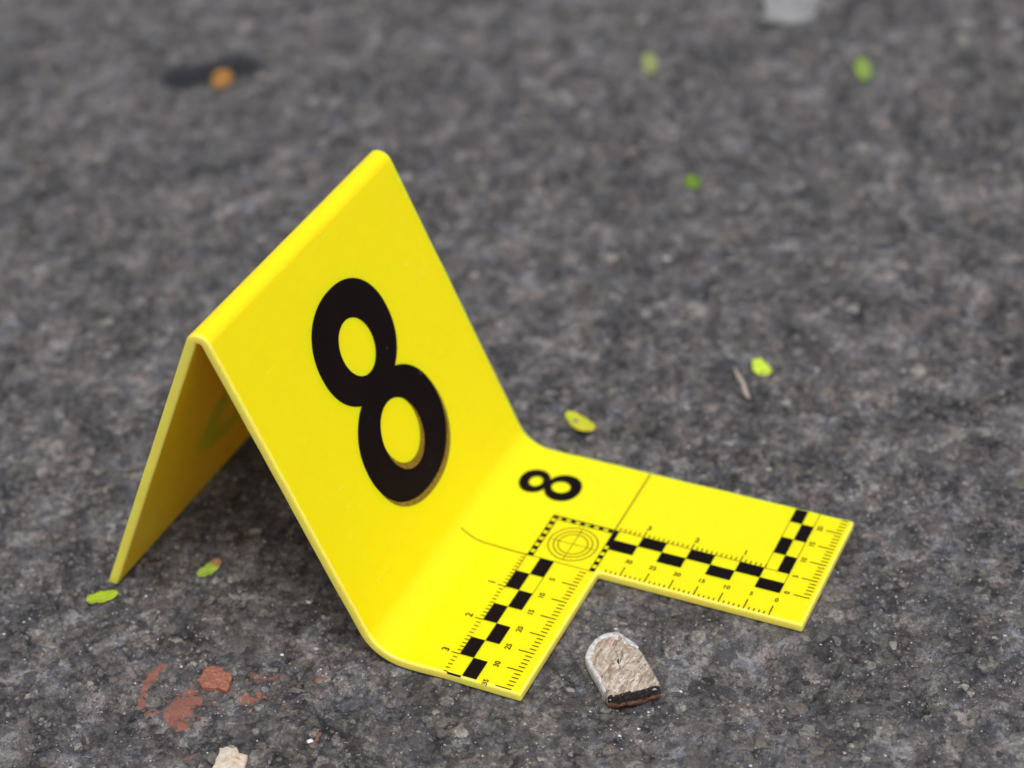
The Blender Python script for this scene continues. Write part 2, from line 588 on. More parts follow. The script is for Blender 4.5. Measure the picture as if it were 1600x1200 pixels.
def build_stones():
    meshes = []
    for k, (vs, fs) in enumerate(SHAPES):
        me = bpy.data.meshes.new('stone')
        me.from_pydata([(v[0] * MM, v[1] * MM, v[2] * MM) for v in vs], [], fs)
        me.materials.append(M_STONE)
        me.polygons.foreach_set('use_smooth', [True] * len(fs))
        meshes.append(me)
    cand = []
    for _ in range(7600):
        b = 238 + (RNG.random() ** 1.0) * 385
        a = (RNG.random() - 0.5) * 2 * (0.34 * b + 12)
        x, y = FOOT + RT * a + FW * b
        r = min(3.6, 0.55 * math.exp(RNG.normal(0.35, 0.5)))
        if under_marker(x, y) or math.hypot(max(abs((x + 170) * 0.75 + (y - 160) * 0.66) - 9, 0), -(x + 170) * 0.66 + (y - 160) * 0.75) < 8:
            continue
        cand.append((r / b, x, y, r, b))
    cand.sort(reverse=True)
    # the 300 that show largest stand singly, all the rest are one mass
    xs = np.array([c[1] for c in cand])
    ys = np.array([c[2] for c in cand])
    hz = relief(xs, ys)[0]
    big, n_big = [], 0
    V, F = [], []
    off = 0
    for i, (_, x, y, r, b) in enumerate(cand):
        k = random.randrange(12)
        rz = random.uniform(0, 6.28)
        sx, sy = r * random.uniform(0.8, 1.25), r * random.uniform(0.7, 1.0)
        sz = 0.55 + 0.28 * r
        z = min(hz[i], -0.05) - 0.05 * sz
        if n_big < 300:
            o = bpy.data.objects.new('stone', meshes[k])
            o.parent = ground
            o.location = (x * MM, y * MM, z * MM)
            o.rotation_euler = (random.uniform(-.05, .05), random.uniform(-.05, .05), rz)
            o.scale = (sx, sy, sz)
            COL.objects.link(o)
            n_big += 1
        else:
            v = np.array(SHAPES[k][0]) * (sx, sy, sz)
            c, s = math.cos(rz), math.sin(rz)
            v = np.stack([v[:, 0] * c - v[:, 1] * s + x, v[:, 0] * s + v[:, 1] * c + y, v[:, 2] + z], -1)
            V.append(v)
            F += [tuple(q + off for q in f) for f in SHAPES[k][1]]
            off += len(v)
    small = [small_shape(k) for k in range(8)]
    N = 21000
    bb = 238 + RNG.random(N) * 390
    aa = (RNG.random(N) - 0.5) * 2 * (0.33 * bb + 10)
    px = FOOT[0] + RT[0] * aa + FW[0] * bb
    py = FOOT[1] + RT[1] * aa + FW[1] * bb
    pz = relief(px, py)[0]
    for x, y, z, b in zip(px, py, pz, bb):
        if under_marker(x, y) or math.hypot(max(abs((x + 170) * 0.75 + (y - 160) * 0.66) - 8, 0), -(x + 170) * 0.66 + (y - 160) * 0.75) < 7:
            continue
        vs, fs = small[random.randrange(8)]
        r = min(1.2, 0.40 * math.exp(random.gauss(0.0, 0.42))) * (0.8 + 0.5 * (b - 238) / 390)
        rz = random.uniform(0, 6.28)
        c, s_ = math.cos(rz), math.sin(rz)
        v = np.array(vs) * (r, r * random.uniform(0.6, 1.0), 0.35 + 0.45 * r)
        V.append(np.stack([v[:, 0] * c - v[:, 1] * s_ + x, v[:, 0] * s_ + v[:, 1] * c + y, v[:, 2] + min(z, 0.0)], -1))
        F += [tuple(q + off for q in f) for f in fs]
        off += len(v)
    o = mesh_obj('aggregate', np.concatenate(V), F, M_STONE, ground, smooth=True)
    o['kind'] = 'stuff'


build_stones()


def build_grit():
    V, F = [], []
    off = 0
    pts = []
    for _ in range(6500):
        b = 238 + RNG.random() ** 1.3 * 380
        a = (RNG.random() - 0.5) * 2 * (0.32 * b + 8)
        x, y = FOOT + RT * a + FW * b
        if under_marker(x, y):
            continue
        pts.append((x, y, min(0.6, 0.115 * math.exp(RNG.normal(0.0, 0.5)))))
    pts += [(-34.47, -25.95, 0.65), (-16.5, -57.7, 0.5), (-48.2, -50.3, 0.7), (-3.9, -62.0, 0.5), (40.6, -22.1, 0.55), (37.5, -28.1, 0.35),
            (52.0, 1.0, 0.5), (62.5, -3.0, 0.5), (-68.0, 2.0, 0.6), (-38.0, 166.5, 1.0), (-15.2, 112.6, 1.1), (-45.1, 19.6, 0.7), (11.0, 58.8, 0.7),
            (47.0, 120.0, 0.9), (63.0, 96.0, 0.8), (-100.0, 60.0, 0.8)]
    hz = relief(np.array([p[0] for p in pts]), np.array([p[1] for p in pts]))[0]
    iv = np.array([(1, 0, 0), (0, 1, 0), (-1, 0, 0), (0, -1, 0), (0, 0, 1), (0, 0, -1)], float)
    ifc = [(0, 1, 4), (1, 2, 4), (2, 3, 4), (3, 0, 4), (1, 0, 5), (2, 1, 5), (3, 2, 5), (0, 3, 5)]
    for (x, y, r), z in zip(pts, hz):
        rz = RNG.uniform(0, 6.28)
        rot = np.array([[math.cos(rz), -math.sin(rz), 0], [math.sin(rz), math.cos(rz), 0], [0, 0, 1]])
        v = (iv * (1 + RNG.uniform(-0.45, 0.35, (len(iv), 1))) + RNG.uniform(-0.25, 0.25, (len(iv), 3))) @ rot.T * np.array([r * RNG.uniform(.7, 1.4), r * RNG.uniform(.6, 1.0), r * 0.55])
        v = v + (x, y, z + 0.1 * r)
        V.append(v)
        F += [tuple(q + off for q in f) for f in ifc]
        off += len(iv)
    o = mesh_obj('grit', np.concatenate(V), F, M_GRIT)
    tag(o, 'fine pale mineral grit lying loose all over the asphalt', 'grit', kind='stuff')


build_grit()

# ------------------------------------------------------------------ the evidence marker (mm: u runs along the folds towards the near side, w along the sheet)
T = 2.0
LIFT = 0.17
AL, BE = 1.174798, 1.1500           # slope of the front and of the back panel
V0, LEN = -14.0564, 74.619            # foot line and length of the front panel (sharp corners)
R1, R2 = 7.5, 2.7                     # radius of the lower and of the upper bend
TL1 = R1 * math.tan(AL / 2)
TL2 = R2 * math.tan((AL + BE) / 2)
VT = V0 + TL1
UF, UN, UI, VR, VL = -32.45, 35.5, -0.33, 55.95, 14.87
W1 = VT - R1 * AL                      # end of lower bend
W2 = W1 - (LEN - TL1 - TL2)            # start of upper bend
W3 = W2 - R2 * (AL + BE)               # end of upper bend
APEX = (V0 - LEN * math.cos(AL), T + LEN * math.sin(AL))
BACK = APEX[1] / math.sin(BE)
W4 = W3 - (BACK - TL2)                 # foot of the back panel


def prof(w):
    """point and outward normal of the sheet's upper face at arc position w: (v, z, nv, nz)"""
    if w >= VT:
        return w, T, 0.0, 1.0
    if w >= W1:
        a = (VT - w) / R1
        return VT - R1 * math.sin(a), T + R1 - R1 * math.cos(a), math.sin(a), math.cos(a)
    sx, sz = V0 - TL1 * math.cos(AL), T + TL1 * math.sin(AL)
    if w >= W2:
        s = W1 - w
        return sx - s * math.cos(AL), sz + s * math.sin(AL), math.sin(AL), math.cos(AL)
    s = W1 - W2
    px, pz = sx - s * math.cos(AL), sz + s * math.sin(AL)
    cx, cz = px - R2 * math.sin(AL), pz - R2 * math.cos(AL)
    if w >= W3:
        a = AL - (W2 - w) / R2
        return cx + R2 * math.sin(a), cz + R2 * math.cos(a), math.sin(a), math.cos(a)
    qx, qz = cx - R2 * math.sin(BE), cz + R2 * math.cos(BE)
    s = W3 - w
    return qx - s * math.cos(BE), qz - s * math.sin(BE), -math.sin(BE), math.cos(BE)


BEV = 0.46


def surf(u, w, off=0.0):
    """world point (mm) on the printed face, following the rounded rim"""
    v, z, nv, nz = prof(w)
    d = max(u - (UN - BEV), (UF + BEV) - u, 0.0)
    if w > VL:
        d = max(d, u - (UI - BEV), w - (VR - BEV), 0.0)
    d = min(d, BEV * 0.9)
    off = off - (BEV - math.sqrt(max(BEV * BEV - d * d, 0.0)))
    return (v + nv * off, -u, z + nz * off + LIFT)


marker = bpy.data.objects.new('evidence_marker', None)
COL.objects.link(marker)
tag(marker, 'folded yellow plastic evidence marker numbered 8 with L-shaped ruler base', 'evidence marker')


def build_sheet():
    ws = list(np.linspace(VR, VL, 26)) + list(np.linspace(VL, VT, 16))[1:]
    ws += list(np.linspace(VT, W1, 15))[1:] + list(np.linspace(W1, W2, 30))[1:] + list(np.linspace(W2, W3, 17))[1:] + list(np.linspace(W3, W4, 24))[1:]
    def wob(w, s):
        return 0.09 * (vnoise(np.array([w / 7.0]), np.array([s]), 9)[0] - 0.5) * 2 + 0.05 * (vnoise(np.array([w / 2.0]), np.array([s]), 10)[0] - 0.5) * 2
    V, F, top, bot = [], [], [], []
    for i, w in enumerate(ws):
        us = [UF + wob(w, 1.5), UI]
        if w <= VL + 1e-6:
            us.append(UN + wob(w, 4.5))
        v, z, nv, nz = prof(w)
        last = i == len(ws) - 1
        tr, br = [], []
        for u in us:
            tr.append(len(V))
            V.append((v, -u, z + LIFT))
            br.append(len(V))
            if last:                     # horizontal cut at the foot of the back panel
                V.append((v + T / math.sin(BE), -u, LIFT))
            else:
                V.append((v - nv * T, -u, z - nz * T + LIFT))
        top.append(tr)
        bot.append(br)
    fm = []
    def add(f, m):
        F.append(f)
        fm.append(m)
    n = len(ws)
    for i in range(n - 1):
        a, b, c, d = top[i], top[i + 1], bot[i], bot[i + 1]
        m = min(len(a), len(b))
        for k in range(m - 1):
            add((a[k], a[k + 1], b[k + 1], b[k]), 0)
            add((c[k], d[k], d[k + 1], c[k + 1]), 0)
        add((a[0], b[0], d[0], c[0]), 1)
        e = m - 1
        add((a[e], c[e], d[e], b[e]), 1)
        if len(b) > len(a):              # the step where the left arm begins
            add((b[1], d[1], d[2], b[2]), 1)
    add((top[0][0], bot[0][0], bot[0][1], top[0][1]), 1)
    t, b = top[-1], bot[-1]
    for k in range(2):
        add((t[k], t[k + 1], b[k + 1], b[k]), 1)
    o = mesh_obj('plastic_sheet', V, F, [M_YELLOW, M_EDGE], marker, fm, smooth=False)
    bm = bmesh.new()
    bm.from_mesh(o.data)
    bmesh.ops.recalc_face_normals(bm, faces=bm.faces)
    bm.to_mesh(o.data)
    bm.free()
    o.data.polygons.foreach_set('use_smooth', [True] * len(o.data.polygons))
    bv = o.modifiers.new('bevel', 'BEVEL')
    bv.width = BEV * MM
    bv.segments = 4
    bv.limit_method = 'ANGLE'
    bv.angle_limit = math.radians(50)
    bv.material = 1
    bv.harden_normals = False
    wn = o.modifiers.new('weighted', 'WEIGHTED_NORMAL')
    wn.keep_sharp = True
    return o


build_sheet()


class Print:
    """flat print laid on the sheet: quads in (u, w)"""
    def __init__(self):
        self.v, self.f = [], []

    def quad(self, pts, off):
        i = len(self.v)
        self.v += [surf(u, w, off) for u, w in pts]
        self.f.append((i, i + 1, i + 2, i + 3))

    def rect(self, u0, u1, w0, w1, off=0.03):
        self.quad([(u0, w0), (u1, w0), (u1, w1), (u0, w1)], off)

    def ring(self, c, ro, ri, off, n=72, k=4, ex=2.0, exi=2.0, ci=None, flip=None):
        ci = ci or c
        def pt(cc, r, a, e):
            ca, sa = math.cos(a), math.sin(a)
            return (cc[0] + r[0] * math.copysign(abs(ca) ** (2 / e), ca), cc[1] + r[1] * math.copysign(abs(sa) ** (2 / e), sa))
        i0 = len(self.v)
        for j in range(k + 1):
            t = j / k
            for i in range(n):
                a = 2 * math.pi * i / n
                o, q = pt(c, ro, a, ex), pt(ci, ri, a, exi)
                u, w = o[0] * (1 - t) + q[0] * t, o[1] * (1 - t) + q[1] * t
                self.v.append(surf(u, w, off))
        for j in range(k):
            for i in range(n):
                b = (i + 1) % n
                self.f.append((i0 + j * n + i, i0 + j * n + b, i0 + (j + 1) * n + b, i0 + (j + 1) * n + i))

    def text(self, s, u, w, size, horizontal, off=0.03):
        """digits centred on (u, w); reading towards -u (tops towards -w), or towards +w (tops towards -u)"""
        cu = bpy.data.curves.new('t', 'FONT')
        cu.body = s
        cu.size = size * 1.5
        cu.resolution_u = 3
        cu.offset = size * 0.035
        cu.align_x = 'CENTER'
        ob = bpy.data.objects.new('t', cu)
        COL.objects.link(ob)
        dg = bpy.context.evaluated_depsgraph_get()
        me = ob.evaluated_get(dg).to_mesh()
        co = [v.co.copy() for v in me.vertices]
        fs = [tuple(p.vertices) for p in me.polygons]
        ob.evaluated_get(dg).to_mesh_clear()
        bpy.data.objects.remove(ob)
        bpy.data.curves.remove(cu)
        i = len(self.v)
        for c in co:
            if horizontal:
                self.v.append(surf(u - (c.y - size / 2), w + c.x, off))
            else:
                self.v.append(surf(u - c.x, w - (c.y - size / 2), off))
        self.f += [tuple(q + i for q in f) for f in fs]

    def build(self, name, mat):
        o = mesh_obj(name, self.v, self.f, mat, marker)
        return o


# ---- large 8 on the front panel, s up the panel -> arc position
def ws(s):
    return W1 - (s - TL1)


def big_eight(pos):
    p = Print()
    p.ring((1.65, pos(47.4)), (12.85, 11.55), (5.25, 5.70), 0.040, ex=2.15, exi=2.0, ci=(1.75, pos(46.4)))
    p.ring((1.25, pos(26.3)), (14.3, 12.35), (6.45, 7.15), 0.055, ex=2.15, exi=2.0, ci=(1.5, pos(26.35)))
    return p


big_eight(ws).build('large_number', M_BLACK)
p = Print()
p.ring((0.85, ws(25.0)), (14.3, 12.4), (6.1, 6.55), 0.025, ex=2.15, ci=(1.75, ws(27.35)))
p.build('worn_number_edge', M_GHOST)['label'] = 'worn brown edge of the older print under the black 8'
# ---- the same number on the outside of the back panel
WB = lambda s: W3 - (LEN - TL2 - s)
p = Print()
p.ring((1.65, WB(47.4)), (12.85, 11.55), (5.25, 5.70), 0.040, ex=2.15, ci=(1.75, WB(46.4)))
p.ring((1.25, WB(26.3)), (14.3, 12.35), (6.45, 7.15), 0.055, ex=2.15, ci=(1.5, WB(26.35)))
p.build('large_number', M_BLACK)
# ---- small 8 on the base
p = Print()
p.ring((-21.4, -8.0), (3.72, 3.1), (1.62, 1.38), 0.040, n=48, k=6, ex=2.1, ci=(-21.4, -7.7))
p.ring((-21.35, -1.65), (4.18, 3.72), (1.78, 1.98), 0.055, n=48, k=6, ex=2.1, ci=(-21.4, -2.15))
p.build('small_number', M_BLACK)

# ---- photogrammetry target at the corner
p = Print()
for k in range(7):
    u = -13.0 + 2 * k
    p.rect(u, u + 1.0, 0.0, 1.25)
p.rect(-13.0, -12.72, 1.25, 13.1)
p.rect(-12.0, -11.84, 1.25, 13.1)
w = 0.0
for k in range(7):
    w0 = 2 * k * 1.0
    if k:
        p.rect(-12.72, -12.0, w0 + 0.0, w0 + 1.0)
for k in range(6):                       # thin borders of the left column of dots
    u = -12.0 + 2 * k
    p.rect(u, u + 1.0, 0.0, 0.16)
    p.rect(u, u + 1.0, 1.09, 1.25)
p.rect(-13.0, -8.0, 13.1, 14.2)
for k in range(4):
    u = -7.0 + 2 * k
    p.rect(u, u + 1.0, 13.1, 14.2)
for k in range(4):
    u = -8.0 + 2 * k
    p.rect(u, u + 1.0, 13.1, 13.24)
    p.rect(u, u + 1.0, 14.06, 14.2)
p.build('target_frame', M_BLACK)
p = Print()
for r in (4.9, 3.85, 2.95):
    p.ring((-6.05, 7.15), (r + 0.09, r + 0.09), (r - 0.09, r - 0.09), 0.03, n=80, k=1)
p.rect(-6.11, -5.99, 2.25, 12.05, 0.036)
p.rect(-10.95, -1.15, 7.09, 7.21, 0.042)
p.build('target_circles', M_LINE)

# ---- checker strips
p = Print()
for k in range(7):
    u = 5.0 * k
    if k % 2 == 0:
        p.rect(u, u + 5.0, 2.87, 5.75)
    else:
        p.rect(u, u + 5.0, 0.0, 2.87)
p.rect(35.08, 35.42, 0.0, 2.75)
p.build('checker_strip', M_BLACK)
p = Print()
rows = [(-31.95, -27.85), (-27.85, -22.87), (-22.87, -17.9), (-17.9, -12.95)]
for k, (a, b) in enumerate(rows):
    if k % 2 == 0:
        p.rect(a, b, 44.25, 46.7)
    else:
        p.rect(a, b, 46.7, 49.1)
p.build('checker_strip', M_BLACK)
p = Print()
for k in range(7):
    w0 = 14.2 + 5.0 * k
    if k % 2 == 1:
        p.rect(-12.95, -10.1, w0, w0 + 5.0)
    else:
        p.rect(-10.1, -7.15, w0, w0 + 4.98)
p.build('checker_strip', M_BLACK)

# ---- thin lines
p = Print()
lw = 0.115
cw = [(-14.95 + (0.05 + 14.95) * i / 24) for i in range(25)]
for a, b in zip(cw[:-1], cw[1:]):
    ua, ub = -0.38 * max(0, min(1, (-a - 4) / 9)), -0.38 * max(0, min(1, (-b - 4) / 9))
    p.quad([(ua - lw, a), (ua + lw, a), (ub + lw, b), (ub - lw, b)], 0.03)
p.rect(-31.95, -13.0, 13.18 - lw, 13.18 + lw)
p.build('guide_line', M_LINE)
p = Print()
p.rect(-0.07, 0.07, 0.1, 13.1, 0.024)
p.rect(0.0, 35.3, -0.08, 0.06, 0.024)
p.rect(0.0, 35.3, 5.70, 5.82, 0.024)
p.rect(-31.95, -13.0, 44.18, 44.3, 0.024)
p.rect(-31.95, -7.15, 49.05, 49.17, 0.024)
p.rect(-13.06, -12.94, 14.2, 49.1, 0.020)
p.rect(-10.15, -10.05, 14.2, 49.1, 0.020)
p.build('border_line', M_LINE)

# ---- scales: ticks and figures
p = Print()
for k in range(1, 36):
    L = 1.62 if k % 10 == 0 else 0.92
    p.rect(k - 0.11, k + 0.11, -L, -0.02)
for k in (1, 2, 3):
    p.text(str(k), 10 * k - 0.25, -3.0, 1.35, False)
p.build('ruler_scale', M_LINE)
p = Print()
for k in range(1, 36):
    p.rect(k - 0.12, k + 0.12, 9.65 if k % 5 == 0 else 11.5, 12.85)
for k in (5, 10, 15, 20, 25, 30, 35):
    p.text(str(k), k - 0.1, 7.55, 1.05 if k < 35 else 0.95, False)
p.build('ruler_scale', M_LINE)
p = Print()
for k in range(0, 25):
    u = -7.75 - k
    p.rect(u - 0.12, u + 0.12, 51.75 if k % 5 == 0 else 53.55, 54.95)
for k in (0, 5, 10, 15, 20):
    p.text(str(k), -7.8 - k, 50.42, 0.98, False)
p.build('ruler_scale', M_LINE)
p = Print()
for k in range(0, 34):
    w = 49.22 - k
    p.rect(-3.4 if k % 5 == 0 else -1.45, -0.72, w - 0.12, w + 0.12)
for k in (0, 5, 10, 15, 20, 25, 30):
    p.text(str(k), -5.15, 49.3 - k, 0.98, True)
p.build('ruler_scale', M_LINE)
p = Print()
for k in range(5, 36):
    w = 49.22 - k
    p.rect(-14.75 if k % 10 == 0 else -14.0, -13.05, w - 0.11, w + 0.11)
for k in (1, 2, 3):
    p.text(str(k), -15.9, 49.35 - 10 * k, 1.25, True)
p.build('ruler_scale', M_LINE)


# ------------------------------------------------------------------ helper: a slab from an outline
def slab(name, pts, z0, z1, mats, parent=None, seed=0, rim=0.35, dome=0.0, jag=0.12, inner=(0.72, 0.4), rough=0.08):
    r = random.Random(seed)
    P = []
    n0 = len(pts)
    for i in range(n0):                  # refine the outline, keep it ragged
        a, b = pts[i], pts[(i + 1) % n0]
        for t in (0.0, 0.5):
            P.append((a[0] * (1 - t) + b[0] * t + r.uniform(-jag, jag), a[1] * (1 - t) + b[1] * t + r.uniform(-jag, jag)))
    if sum(P[i][0] * P[(i + 1) % len(P)][1] - P[(i + 1) % len(P)][0] * P[i][1] for i in range(len(P))) < 0:
        P.reverse()
    n = len(P)
    cx, cy = sum(q[0] for q in P) / n, sum(q[1] for q in P) / n
    dmean = sum(math.hypot(q[0] - cx, q[1] - cy) for q in P) / n
    h = z1 - z0
    layers = [(1 - 0.5 * rim / dmean, z0), (1.0, z0 + 0.3 * h), (1.0, z1 - min(rim, 0.4 * h) * 0.6), (1 - 0.45 * rim / dmean, z1 - 0.1 * rim)]
    layers += [(1 - rim / dmean, z1)] + [(k, z1 + dome * (1 - k)) for k in inner]
    V, F = [], []
    for li, (k, z) in enumerate(layers):
        for q in P:
            jz = r.uniform(-rough, rough) if li >= 3 else r.uniform(-rough, rough) * 0.5
            V.append((cx + (q[0] - cx) * k + r.uniform(-rough, rough) * .6, cy + (q[1] - cy) * k + r.uniform(-rough, rough) * .6, z + (jz if li else 0)))
    for li in range(len(layers) - 1):
        for i in range(n):
            j = (i + 1) % n
            F.append((li * n + i, li * n + j, (li + 1) * n + j, (li + 1) * n + i))
    c = len(V)
    V.append((cx, cy, z1 + dome))
    L = (len(layers) - 1) * n
    for i in range(n):
        F.append((L + i, L + (i + 1) % n, c))
    F.append(tuple(reversed(range(n))))
    return V, F, (cx, cy, z0), n


# ------------------------------------------------------------------ the fragment beside the ruler
def fragment():
    top = [(23.91, -15.22), (25.38, -14.64), (26.92, -15.27), (28.97, -16.15), (30.88, -17.22), (32.63, -18.95), (34.46, -20.92), (36.16, -22.62),
           (37.5, -24.44), (37.62, -25.26), (36.66, -25.94), (35.44, -27.0), (33.87, -28.21), (32.55, -29.02), (31.34, -30.08), (30.27, -31.23),
           (29.17, -30.08), (27.81, -28.58), (26.25, -26.84), (24.49, -25.17), (23.2, -23.88), (22.24, -22.76), (21.92, -21.37), (21.82, -19.89),
           (22.07, -17.95), (22.85, -16.26)]
    H = 2.9
    # fibrous rusty top
    a = NT('fibrous_rusty_core')
    mp = a.n('ShaderNodeMapping')
    a.set(mp.inputs[0], a.geo())
    mp.inputs['Rotation'].default_value = (0, 0, math.radians(-62))
    mp.inputs['Scale'].default_value = (1.25, 0.42, 1.0)
    fib = a.noise(0.8, 5, 0.75, vec=mp.outputs[0], dist=0.6)
    c = a.ramp(fib, [(0.34, (0.06, 0.035, 0.022)), (0.43, (0.26, 0.175, 0.115)), (0.52, (0.50, 0.40, 0.305)), (0.61, (0.80, 0.73, 0.65))])
    red = a.noise(3.2, 3, 0.6)
    c = a.mix(0.28, c, (0.42, 0.40, 0.38))
    c = a.mix(a.ramp(red, [(0.52, 0.0), (0.70, 0.6)]), c, a.mix(fib, (0.16, 0.06, 0.035), (0.62, 0.36, 0.25)))
    c = a.mix(a.ramp(a.noise(2.3, 4, 0.7), [(0.58, 0.0), (0.70, 0.8)]), c, (0.80, 0.76, 0.72))
    m_core = a.out(c, 0.7, 0.3, a.bump(fib, 0.55, 1.0))
    m_white = simple_material('chalky_white_coat', (0.40, 0.41, 0.44), (0.76, 0.76, 0.77), 0.9, 0.6, 0.4, (0.36, 0.29, 0.235))
    m_black = simple_material('glossy_black_break', (0.004, 0.003, 0.003), (0.020, 0.014, 0.012), 0.7, 0.14, 0.9, (0.11, 0.06, 0.042), spec=0.7)
    m_rust = simple_material('rust_brown_break', (0.07, 0.034, 0.024), (0.22, 0.10, 0.065), 1.0, 0.42, 0.5, (0.03, 0.02, 0.018))
    root = bpy.data.objects.new('metal_fragment', None)
    loc = (29.8, -22.8, 0.0)
    root.location = Vector(loc) * MM
    COL.objects.link(root)
    tag(root, 'small worn tongue-shaped fragment, rusty and white with a dark broken end', 'fragment')
    def shifted(V):
        return [(x - loc[0], y - loc[1], z - loc[2]) for x, y, z in V]
    V, F, _, n = slab('core', top, 0.0, H, None, seed=5, rim=1.0, dome=0.05, jag=0.12, inner=(0.80, 0.68, 0.54, 0.4, 0.27, 0.14), rough=0.13)
    cx = sum(q[0] for q in top) / len(top)
    cy = sum(q[1] for q in top) / len(top)
    end = np.array([37.5 - 30.3, -24.6 + 31.2])
    end = end / np.linalg.norm(end)
    nrm = np.array([end[1], -end[0]])
    # tuck the underside of the broken end in a little
    V2 = []
    for x, y, z in V:
        d = (np.array([x, y]) - (33.9, -27.9)) @ nrm
        z2 = z
        V2.append((x, y, z2))
    mesh_obj('core', shifted(V2), F, m_core, root, smooth=True)
    # chalky coat along the left flank and the tip
    arc0 = [top[i % 26] for i in list(range(16, 26)) + [0, 1, 2, 3, 4]]
    wd0 = (0.1, 0.2, 0.3, 0.3, 0.5, 0.9, 1.4, 1.2, 0.8, 1.2, 1.9, 2.3, 1.9, 0.9, 0.1)
    arc, wds = [], []
    for i in range(14):
        for t in (0.0, 0.25, 0.5, 0.75):
            arc.append((arc0[i][0] * (1 - t) + arc0[i + 1][0] * t, arc0[i][1] * (1 - t) + arc0[i + 1][1] * t))
            wds.append(wd0[i] * (1 - t) + wd0[i + 1] * t)
    Vc, Fc = [], []
    r = random.Random(3)
    for i, ((x, y), wd) in enumerate(zip(arc, wds)):
        d = np.array([x - cx, y - cy])
        d = d / np.linalg.norm(d)
        wdt = wd * (1 + 0.35 * math.sin(2.1 * i) + r.uniform(-0.15, 0.15))
        for o_, z in ((0.02, 0.25), (0.20, 0.9), (0.22, H - 0.45), (0.0, H + 0.02), (-0.35, H + 0.10), (-0.35 - wdt * 0.5, H + 0.02 + r.uniform(-.03, .05)), (-0.35 - wdt, H - 0.32)):
            k = o_ + r.uniform(-0.05, 0.05)
            Vc.append((x + d[0] * k, y + d[1] * k, z))
    m = 7
    for i in range(len(arc) - 1):
        for j in range(m - 1):
            Fc.append((i * m + j, (i + 1) * m + j, (i + 1) * m + j + 1, i * m + j + 1))
    mesh_obj('white_coat', shifted(Vc), Fc, m_white, root, smooth=True)
    # broken end: dark glossy lip above, rusty face below
    line = [(30.05, -31.15), (31.34, -30.35), (32.55, -29.30), (33.87, -28.45), (35.44, -27.25), (36.66, -26.15), (37.75, -25.15)]
    for nm, mat, rows in (('dark_lip', m_black, ((-1.2, H - 0.35), (-0.6, H + 0.0), (-0.2, H - 0.10), (0.14, H - 0.40), (0.34, H - 0.70), (0.34, H - 1.0), (0.14, H - 1.28), (-0.2, H - 1.35))),
                          ('rusty_break', m_rust, ((-0.2, H - 1.05), (0.22, H - 1.15), (0.38, H - 1.6), (0.30, H - 2.1), (0.02, 0.40), (-0.4, 0.05)))):
        Vb, Fb = [], []
        m = len(rows)
        sub = []
        for i in range(len(line) - 1):
            for t in (0, 0.2, 0.4, 0.6, 0.8):
                sub.append((line[i][0] * (1 - t) + line[i + 1][0] * t, line[i][1] * (1 - t) + line[i + 1][1] * t))
        sub.append(line[-1])
        for i, (x, y) in enumerate(sub):
            taper = min(1, i / 3.0, (len(sub) - 1 - i) / 3.0)
            for j, (o_, z) in enumerate(rows):
                k = o_ * (0.4 + 0.6 * taper) + (0.42 if o_ > -0.15 else 0.1) * (1 - (2 * i / (len(sub) - 1) - 1) ** 2) + r.uniform(-0.15, 0.15)
                Vb.append((x + nrm[0] * k, y + nrm[1] * k, z + r.uniform(-0.12, 0.12) + (0.28 * math.sin(0.55 * i + 1.0) * j / m if nm == 'dark_lip' else 0)))
        for i in range(len(sub) - 1):
            for j in range(m - 1):
                Fb.append((i * m + j, i * m + j + 1, (i + 1) * m + j + 1, (i + 1) * m + j))
        mesh_obj(nm, shifted(Vb), Fb, mat, root, smooth=True)
    Vw, Fw = [], []  # white beads on the dark lip, glints put in as pale colour
    for (x, y, z, q) in ((36.95, -25.75, H - 0.25, .34), (36.3, -26.2, H - 0.45, .2), (37.3, -25.3, H - 0.3, .22), (36.6, -26.0, H - 0.3, .24), (30.5, -31.1, H - 0.35, .2), (32.2, -29.4, H - 0.05, .10)):
        b0 = len(Vw)
        for dx, dy, dz in ((1, 0, 0), (0, 1, 0), (-1, 0, 0), (0, -1, 0), (0, 0, 1), (0, 0, -1)):
            f = q * r.uniform(0.7, 1.3)
            Vw.append((x + dx * f * 1.3, y + dy * f, z + dz * f * 0.8))
        for a_, b_ in ((0, 1), (1, 2), (2, 3), (3, 0)):
            Fw += [(b0 + a_, b0 + b_, b0 + 4), (b0 + b_, b0 + a_, b0 + 5)]
    mesh_obj('painted_glints', shifted(Vw), Fw, m_white, root, smooth=True)
    # small raised slab on the core, a pit's shade put in as dark colour
    V, F, _, _ = slab('pit', [(27.9, -21.2), (28.5, -20.9), (29.0, -21.6), (28.6, -22.6), (28.1, -22.3)], H - 0.4, H + 0.09, None, seed=2, rim=0.1, jag=0.08, inner=(0.5,), rough=0.03)
    mesh_obj('painted_pit', shifted(V), F, simple_material('painted_pit', (0.03, 0.018, 0.01), (0.08, 0.05, 0.03), 0.5, 0.8), root)


fragment()

